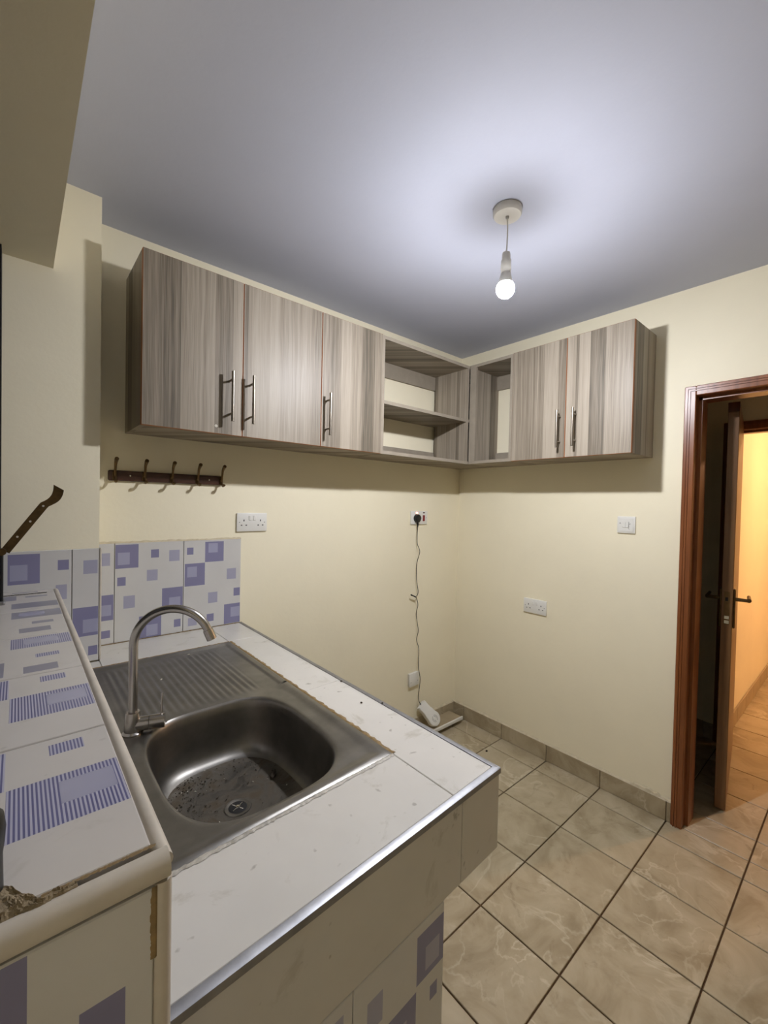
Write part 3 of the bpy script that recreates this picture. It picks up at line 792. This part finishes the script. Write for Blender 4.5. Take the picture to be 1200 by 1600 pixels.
sets = [[LR(3, -2.34, -2.28, .015, .03)], [LR(3, lx0, -2.33, .02, .09), LR(3, -2.31, -2.26, .04, .06), LR(3, -2.34, XLE-.012, .14, .21)], D_, C_, A_, A_]
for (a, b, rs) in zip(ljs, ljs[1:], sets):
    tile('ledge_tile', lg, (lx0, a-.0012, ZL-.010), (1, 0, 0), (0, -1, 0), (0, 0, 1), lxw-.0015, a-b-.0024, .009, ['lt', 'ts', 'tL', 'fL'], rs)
# tiles on the side of the ledge that faces the sink
sj = [YC-.0145, -.40, -.65, -.90, -1.15, -1.40, -1.512]
for k, (a, b) in enumerate(zip(sj, sj[1:])):
    rs = [(1, .02, .10, .05, .13), (2, .035, .075, .07, .11), (1, .16, .19, .17, .20)] if k % 2 else [(2, .03, .07, .16, .20), (1, .13, .21, .09, .17), (1, .04, .07, .04, .07)]
    tile('ledge_side_tile', lg, (XLE-.010, a-.0008, ZC+.003), (0, -1, 0), (0, 0, 1), (1, 0, 0), a-b-.0016, ZL-.0165-ZC-.003, .006, ['tw', 'tD', 'tL'], rs)
tile('ledge_side_tile', lg, (XLE-.010, -1.445, .002), (0, -1, 0), (0, 0, 1), (1, 0, 0), .066, ZC-.002, .006, ['tw', 'tD', 'tL'])
# long rounded trim along the counter side, end trim, vertical corner trim
tube('edge_trim', [(XLE-.0055, YC-.014, ZL-.0075), (XLE-.0055, YLE+.006, ZL-.0075)], .0072, 'trim_w', lg, 14)
tube('edge_trim', [(XL+.003, YLE+.0085, ZL-.0115), (XLE-.002, YLE+.0085, ZL-.0105)], .0112, 'trim_w', lg, 16)
tube('corner_trim', [(XLE-.0065, YLE+.009, ZL-.022), (XLE-.0065, YLE+.009, .02)], .0078, 'trim_w', lg, 14)
def er(lst): return [(k, a-lx0, b-lx0, c-.745, d-.745) for k, a, b, c, d in lst]
tile('end_tile', lg, (lx0, YLE+.012, .745), (1, 0, 0), (0, 0, 1), (0, -1, 0), lxw-.003, ZL-.024-.745, .009, ['tw', 'tD', 'tL'],
     er([(1, lx0, -2.322, 1.062, 1.144), (1, -2.292, -2.262, 1.040, 1.078), (2, -2.31, -2.27, .93, .99), (1, -2.36, -2.29, .80, .88)]))
tile('end_tile', lg, (lx0, YLE+.012, .34), (1, 0, 0), (0, 0, 1), (0, -1, 0), lxw-.003, .403, .009, ['tw', 'tD', 'tL'])
tile('end_tile', lg, (lx0, YLE+.012, .002), (1, 0, 0), (0, 0, 1), (0, -1, 0), lxw-.003, .336, .009, ['tw', 'tD', 'tL'])
# old sealant and crumbling mortar
bm = bmesh.new(); R = random.Random(4); pv = None
for i in range(40):
    z = ZL-.0225-.06*i/39; w_ = .0028*(1-.5*abs(i/39-.45))*R.uniform(.8, 1.2)
    a = [bm.verts.new((XLE-.0135-w_, YLE+.0028, z)), bm.verts.new((XLE-.0125, YLE+.0022, z)), bm.verts.new((XLE-.011, YLE+.003, z))]
    if pv:
        for k in range(2): bm.faces.new((pv[k], a[k], a[k+1], pv[k+1]))
    pv = a
fin('old_sealant', bm, 'silicone', lg)
bm = bmesh.new(); R = random.Random(9); GX, GY = 90, 40; gr = []
for i in range(GX+1):
    row = []; u = i/GX; x = lx0+.082*u
    yb_ = YLE+.050-.031*min(1, max(0, (u-.45)/.25))+.0015*math.sin(u*40)+R.uniform(-.0006, .0006)
    for j in range(GY+1):
        t_ = j/GY; y = yb_+(YLE-.001+.012*u-yb_)*t_
        hgt = ZL+.0020-.0022*max(0, (u-.55)/.45)+R.uniform(-.0005, .0005)+.0012*math.sin(u*31+t_*4)*math.sin(t_*17+u*9)-.016*max(0, (t_-.62)/.38)**1.6-(.004 if j == 0 or i == GX else 0)
        if t_ > .35 and .25 < u < .6: hgt += .0012*R.random()
        row.append(bm.verts.new((x, y, hgt)))
    gr.append(row)
for i in range(GX):
    for j in range(GY): bm.faces.new((gr[i][j], gr[i+1][j], gr[i+1][j+1], gr[i][j+1]))
fin('mortar_patch', bm, 'mortar', lg, smooth=True)
bm = bmesh.new(); R = random.Random(12); pv = None
for i in range(50):
    y = -.235+R.uniform(-.001, .001); x = lx0+.115*i/49; w_ = .004*R.uniform(.4, 1)
    a = [bm.verts.new((x, y-w_, ZL-.0008)), bm.verts.new((x, y, ZL+.0008)), bm.verts.new((x, y+w_, ZL-.0008))]
    if pv:
        for k in range(2): bm.faces.new((pv[k], a[k], a[k+1], pv[k+1]))
    pv = a
fin('cracked_grout', bm, 'dirtm', lg)
bm = bmesh.new(); R = random.Random(21); pv = None
for i in range(60):
    x = lx0+.06+.082*i/59; w_ = .0022*R.uniform(.5, 1.1)
    a = [bm.verts.new((x, YLE+.0215-w_, ZL-.0016)), bm.verts.new((x, YLE+.0215, ZL-.0010)), bm.verts.new((x, YLE+.0215+w_, ZL-.0016))]
    if pv:
        for k in range(2): bm.faces.new((pv[k], a[k], a[k+1], pv[k+1]))
    pv = a
fin('joint_sealant', bm, 'silicone', lg)
# black latch post at the window end of the ledge
lp = thing('window_post', 'short black steel post standing at chipped end of tiled ledge', 'post', (-2.3475, -1.485, ZL-.001))
lathe('post', (-2.3475, -1.485, ZL-.0015), [(.0125, 0), (.0120, .030), (.0130, .038), (.0138, .050), (.0125, .060), (.007, .067), (0, .069)], 'black_pl', lp, 20)

# brass casement stay
cs = thing('casement_stay', 'tarnished brass casement stay with three holes raised beside the window', 'window stay', (-2.356, -.35, 1.175))
SP, SE = Vector((-2.354, -.35, 1.312)), Vector((-2.238, -.35, 1.492))
ds = (SE-SP).normalized(); ws = Vector((-ds.z, 0, ds.x)); ns = Vector((0, -1, 0))
bm = bmesh.new(); hw = .0105; th = .0028
L_ = (SE-SP).length
secs = []
for i in range(41):
    s_ = L_*i/40; k = i/40
    curl = 0.0
    wv = hw*(1+.35*max(0, (k-.78)/.22)); off = ws*(-.010*math.sin(PI*max(0, (k-.72)/.28))*(1 if k > .72 else 0))
    nn = ns.copy(); out = ns*(.006*max(0, (k-.75)/.25)**2)
    secs.append((SP+ds*s_+off+out, wv))
rings = []
for c_, wv in secs:
    rings.append([bm.verts.new(c_+ws*a*wv+ns*b*th/2) for a, b in ((-1, -1), (1, -1), (1, 1), (-1, 1))])
for A, B in zip(rings, rings[1:]):
    for k in range(4): bm.faces.new((A[k], A[(k+1) % 4], B[(k+1) % 4], B[k]))
bm.faces.new(rings[0]); bm.faces.new(rings[-1])
arm = fin('arm', bm, 'stay', cs)
for px_ in (.115, .155, .178-.02):
    pass
for k in (.22, .455, .70):
    c_ = SP+ds*(L_*k); bm = bmesh.new(); blathe(bm, c_+ns*.0014, [(0, 0), (.0028, 0), (.0026, .0006), (0, .0006)], 12, (0, -1, 0)); fin('peg_hole', bm, 'lightbit', arm)
tube('pivot', [SP+Vector((-.006, .012, 0)), SP+Vector((-.006, -.014, 0))], .0095, 'stay', cs, 16)
box('bracket', -2.374, -2.357, -.362, -.338, 1.166, 1.306, 'blacksteel', cs, .003)
box('bracket_foot', -2.374, -2.353, -.37, -.33, 1.1655, 1.178, 'alu', cs, .003)

# ------------------------------------------------------------------ hook rail
hr = thing('hook_rail', 'dark wooden rail with five brass coat hooks above splashback', 'hook rail', (-1.855, 0, 1.55))
box('rail', -2.071, -1.640, -.015, -.0005, 1.531, 1.571, 'rail', hr, .006, 3, smooth=True)
for i in range(5):
    x = -2.05+.1*i
    bm = bmesh.new()
    btube(bm, smoothpath([(x, -.0145, 1.575-.03), (x, -.024, 1.556), (x, -.030, 1.575), (x, -.036, 1.594), (x, -.050, 1.607), (x, -.060, 1.612)], 4), [.0045]*9+[.0046, .0048, .0050, .0053, .0056, .006, .0066, .007, .0072, .0074, .0074, .0072][:12], 10)
    btube(bm, smoothpath([(x, -.0145, 1.552), (x, -.024, 1.540), (x, -.034, 1.528), (x, -.045, 1.527), (x, -.050, 1.533)], 4), [.0044]*13+[.0055, .0068, .0072, .0066], 10)
    bbox(bm, x-.0075, x+.0075, -.0175, -.0145, 1.532, 1.570, .002)
    fin('hook', bm, 'bronze', hr, smooth=True)
lathe('screw', (-1.998, -.0148, 1.552), [(.0, 0), (.003, 0), (.0028, .0008), (0, .0010)], 'chrome', hr, 12, (0, -1, 0))
lathe('screw', (-1.70, -.0148, 1.552), [(.0, 0), (.003, 0), (.0028, .0008), (0, .0010)], 'chrome', hr, 12, (0, -1, 0))

# ------------------------------------------------------------------ sockets and switches
def frame_on(side, a, z):
    if side == 'back': return Vector((a, 0, z)), Vector((1, 0, 0)), Vector((0, -1, 0))
    return Vector((0, a, z)), Vector((0, -1, 0)), Vector((-1, 0, 0))
def pbox(name, F, u0, u1, v0, v1, d0, d1, mat, parent, bev=0, seg=2, tilt=0):
    O, U, N = F; bm = bmesh.new(); bbox(bm, u0, u1, v0, v1, d0, d1, bev, seg)
    ct_, st_ = math.cos(tilt), math.sin(tilt)
    for v in bm.verts:
        a, b, d = v.co; a, b = a*ct_-b*st_, a*st_+b*ct_
        v.co = O+U*a+Vector((0, 0, 1))*b+N*d
    return fin(name, bm, mat, parent, smooth=bev > 0)
def double_socket(side, a, z, label):
    F = frame_on(side, a, z); t = thing('double_socket', label, 'socket', F[0], 'double wall sockets')
    pbox('faceplate', F, -.073, .073, -.0425, .0425, .0003, .0095, 'white_pl', t, .003)
    for s in (-1, 1):
        k = pbox('rocker_switch', F, s*.0105-.0065, s*.0105+.0065, .008, .030, .0092, .0125, 'white_pl', t, .0012, 1)
        cx = s*.040
        pbox('earth_slot', F, cx-.0022, cx+.0022, .004, .0125, .0094, .0099, 'dark', t)
        pbox('pin_slot', F, cx-.0145, cx-.0075, -.0155, -.0115, .0094, .0099, 'dark', t)
        pbox('pin_slot', F, cx+.0075, cx+.0145, -.0155, -.0115, .0094, .0099, 'dark', t)
        pbox('screw', F, s*.0605-.0022, s*.0605+.0022, -.0025, .0020, .0094, .0099, 'greymark', t)
    return t
double_socket('back', -1.501, 1.3665, 'white double wall socket above the splashback tiles')
double_socket('right', -.5985, .8765, 'white double wall socket on the wall below the light switch')
# switched socket with black plug
F = frame_on('back', -.3955, 1.3815)
t = thing('switched_socket', 'white wall socket with red switch and glowing red neon', 'socket', F[0])
pbox('faceplate', F, -.073, .073, -.0425, .0425, .0003, .0095, 'white_pl', t, .003)
pbox('rocker_switch', F, .030, .048, -.022, .016, .0092, .0130, 'red', t, .0015, 1)
pbox('neon_window', F, .032, .048, .028, .036, .0094, .0102, 'darkred', t)
pbox('lit_neon_window', F, -.034, -.014, .026, .036, .0094, .0104, 'neon', t)
pbox('screw', F, .0605, .065, -.002, .002, .0094, .0099, 'greymark', t)
pg = thing('power_plug', 'black three-pin plug in switched socket with thin black cable to floor', 'plug', F[0]+Vector((-.027, -.0105, -.006)))
bm = bmesh.new(); O, U, N = F
out = []
for k in range(24):
    a = 2*PI*k/24; x = .025*math.cos(a); y = .025*math.sin(a)*1.05
    x *= 1-.12*max(0, -math.sin(a)); out.append((x, y))
rg = []
for (sc, d) in ((1, .0096), (1, .024), (.93, .030), (.75, .0325), (.3, .0335)):
    rg.append([bm.verts.new(O+U*(-.027+x*sc)+Vector((0, 0, -.004+y*sc))+N*d) for x, y in out])
for A, B in zip(rg, rg[1:]):
    for k in range(24): bm.faces.new((A[k], A[(k+1) % 24], B[(k+1) % 24], B[k]))
bm.faces.new(rg[0]); bm.faces.new(rg[-1])
fin('plug_body', bm, 'black_pl', pg, smooth=True)
px0 = O.x-.027
tube('cable_boot', [(px0, -.020, 1.356), (px0+.001, -.022, 1.340), (px0+.001, -.022, 1.322)], [.008, .006, .0035], 'black_pl', pg, 12)
cp = [(px0+.001, -.022, 1.325), (-.424, -.022, 1.28), (-.421, -.022, 1.217), (-.396, -.020, 1.167), (-.417, -.018, 1.095), (-.419, -.02, .994), (-.405, -.022, .912), (-.428, -.026, .886),
      (-.466, -.028, .899), (-.472, -.028, .902), (-.468, -.029, .897), (-.430, -.028, .884), (-.404, -.022, .83), (-.413, -.018, .77), (-.392, -.018, .665), (-.402, -.016, .605), (-.384, -.02, .54), (-.402, -.036, .442), (-.383, -.036, .354), (-.388, -.03, .24), (-.374, -.03, .195), (-.352, -.034, .168)]
tube('cable', smoothpath(cp, 5), .0021, 'black_pl', pg, 8)
tube('cable_tie', [(-.474, -.029, .9035), (-.432, -.028, .8845)], .0042, 'black_pl', pg, 8)
# light switch
F = frame_on('right', -1.0825, 1.385)
t = thing('light_switch', 'white square light switch with small rocker beside the door', 'switch', F[0])
pbox('faceplate', F, -.0425, .0425, -.0425, .0425, .0003, .0085, 'white_pl', t, .003)
pbox('inner_plate', F, -.034, .034, -.034, .034, .0083, .0105, 'white_pl', t, .0015, 1)
pbox('rocker_switch', F, -.017, .013, -.014, .013, .0103, .0135, 'white_pl', t, .0015, 1)
pbox('rocker_gap', F, -.0022, -.0012, -.013, .012, .0132, .0139, 'greymark', t)
pbox('rocker_edge', F, .013, .0145, -.012, .016, .0103, .0125, 'greymark', t)
pbox('scuff', F, -.031, -.024, .006, .010, .0104, .0108, 'greymark', t); pbox('scuff', F, .015, .023, -.003, -.0005, .0104, .0108, 'greymark', t, tilt=.35); pbox('scuff', F, .019, .028, -.002, .000, .0104, .0108, 'greymark', t, tilt=-.9)
# blank plate low on the back wall
F = frame_on('back', -.418, .3565)
t = thing('blank_plate', 'white square blank outlet plate low on the wall behind hanging cable', 'outlet plate', F[0])
pbox('back_box', F, -.040, .040, -.040, .040, .0003, .012, 'ivory_pl', t, .002, 2, .03)
pbox('faceplate', F, -.043, .043, -.043, .043, .012, .020, 'white_pl', t, .003, 2, .03)
for s in (-1, 1): pbox('screw', F, s*.0302-.002, s*.0302+.002, -.016, -.012, .0198, .0203, 'dark', t, 0, 1, .03)

# ------------------------------------------------------------------ plinth strip and white adapter on it
ps = thing('plinth_strip', 'low grey plinth with white plastic front edge along back wall floor', 'plinth', (-.75, -.07, 0))
box('plinth_base', -1.46, -.068, -.100, -.0125, 0, .030, 'concrete', ps)
box('plinth_board', -1.46, -.062, -.118, -.0125, .030, .045, 'skirt', ps)
box('front_edge', -1.46, -.056, -.128, -.118, .028, .050, 'white_pl', ps, .003, 2)
ad = thing('power_adapter', 'white teardrop plastic adapter leaning on the wall at cable end', 'adapter', (-.295, -.055, .047))
ax0, ax1 = Vector((-.360, -.036, .178)), Vector((-.303, -.088, .096))   # neck end, disc centre
da = (ax1-ax0).normalized(); fn = Vector((-.12, -.80, .42)); fn = (fn-da*fn.dot(da)).normalized(); wa = da.cross(fn).normalized()
La = (ax1-ax0).length; prof = []
rd_ = .0455
half = [(-.008, .0), (-.010, .030), (-.004, .034), (.024, .033), (.042, .033), (.060, .037)]
for k in range(0, 13):
    a = PI*(1-k/12)
    if k == 0: continue
    aa = math.radians(130)*(1-k/12.0)
    half.append((La+rd_*math.cos(aa)*1.0, rd_*math.sin(aa)))
outl = [(s, w_) for s, w_ in half[1:]]+[(s, -w_) for s, w_ in reversed(half[1:-1])]
bm = bmesh.new(); rg = []
for off, sc in ((-.020, .94), (-.017, 1.0), (.008, 1.0), (.0125, .955), (.0135, .90)):
    rg.append([bm.verts.new(ax0+da*((s-La*.55)*sc+La*.55)+wa*(w_*sc)+fn*off) for s, w_ in outl])
n_ = len(outl)
for A, B in zip(rg, rg[1:]):
    for k in range(n_): bm.faces.new((A[k], A[(k+1) % n_], B[(k+1) % n_], B[k]))
bm.faces.new(rg[0]); bm.faces.new(rg[-1])
fin('adapter_body', bm, 'white_pl', ad, smooth=True)
bm = bmesh.new()
for r_, a0, a1 in ((.020, .3, 3.0), (.020, 3.5, 6.0), (.012, .0, 2.4), (.012, 3.3, 5.6)):
    btube(bm, [ax1+fn*.0138+da*(r_*math.cos(a0+(a1-a0)*k/10))+wa*(r_*math.sin(a0+(a1-a0)*k/10)) for k in range(11)], .0013, 6)
fin('swirl_emblem', bm, 'greymark', ad, smooth=True)
tube('cable_gland', [ax0-da*.004-wa*.0+fn*(-.002), ax0-da*.014+fn*(-.004)], [.005, .0035], 'black_pl', ad, 10)
# loose flakes and crumbs
for k, (x, y, where) in enumerate(((-1.86, -.30, 'tiny white paint flake on the drainboard rim below the splashback'), (-1.99, -.47, 'tiny white paint flake in the middle of the drainboard ribs'), (-2.045, -.335, 'tiny white paint flake on the drainboard corner behind the tap'))):
    o = blob('paint_flake', W((x, y, plate_z(x, y)+.0016)), .0045, 'lightbit', where, 'flake', (1, .6, .3), 30+k, k*.9); o['group'] = 'paint flakes on the drainboard'
for k, (x, y, where) in enumerate(((-1.562, -.83, 'tiny dark crumb on the steel edge strip beside the counter tile joint'), (-1.556, -1.02, 'tiny dark crumb on the steel edge strip beside the sink bowl'), (-1.60, -.98, 'tiny dark crumb on the white counter tile beside the sink'))):
    o = blob('crumb', W((x, y, ZC+.0022)), .0038, 'dirtm', where, 'crumb', (1, .7, .5), 40+k, k); o['group'] = 'crumbs on the counter'
# dirt clump on the floor
blob('dirt_clump', (-.202, -.424, .0035), .008, 'dirtm', 'small dark dirt clump on a floor tile near the skirting', 'dirt', (1, .8, .5), 11)
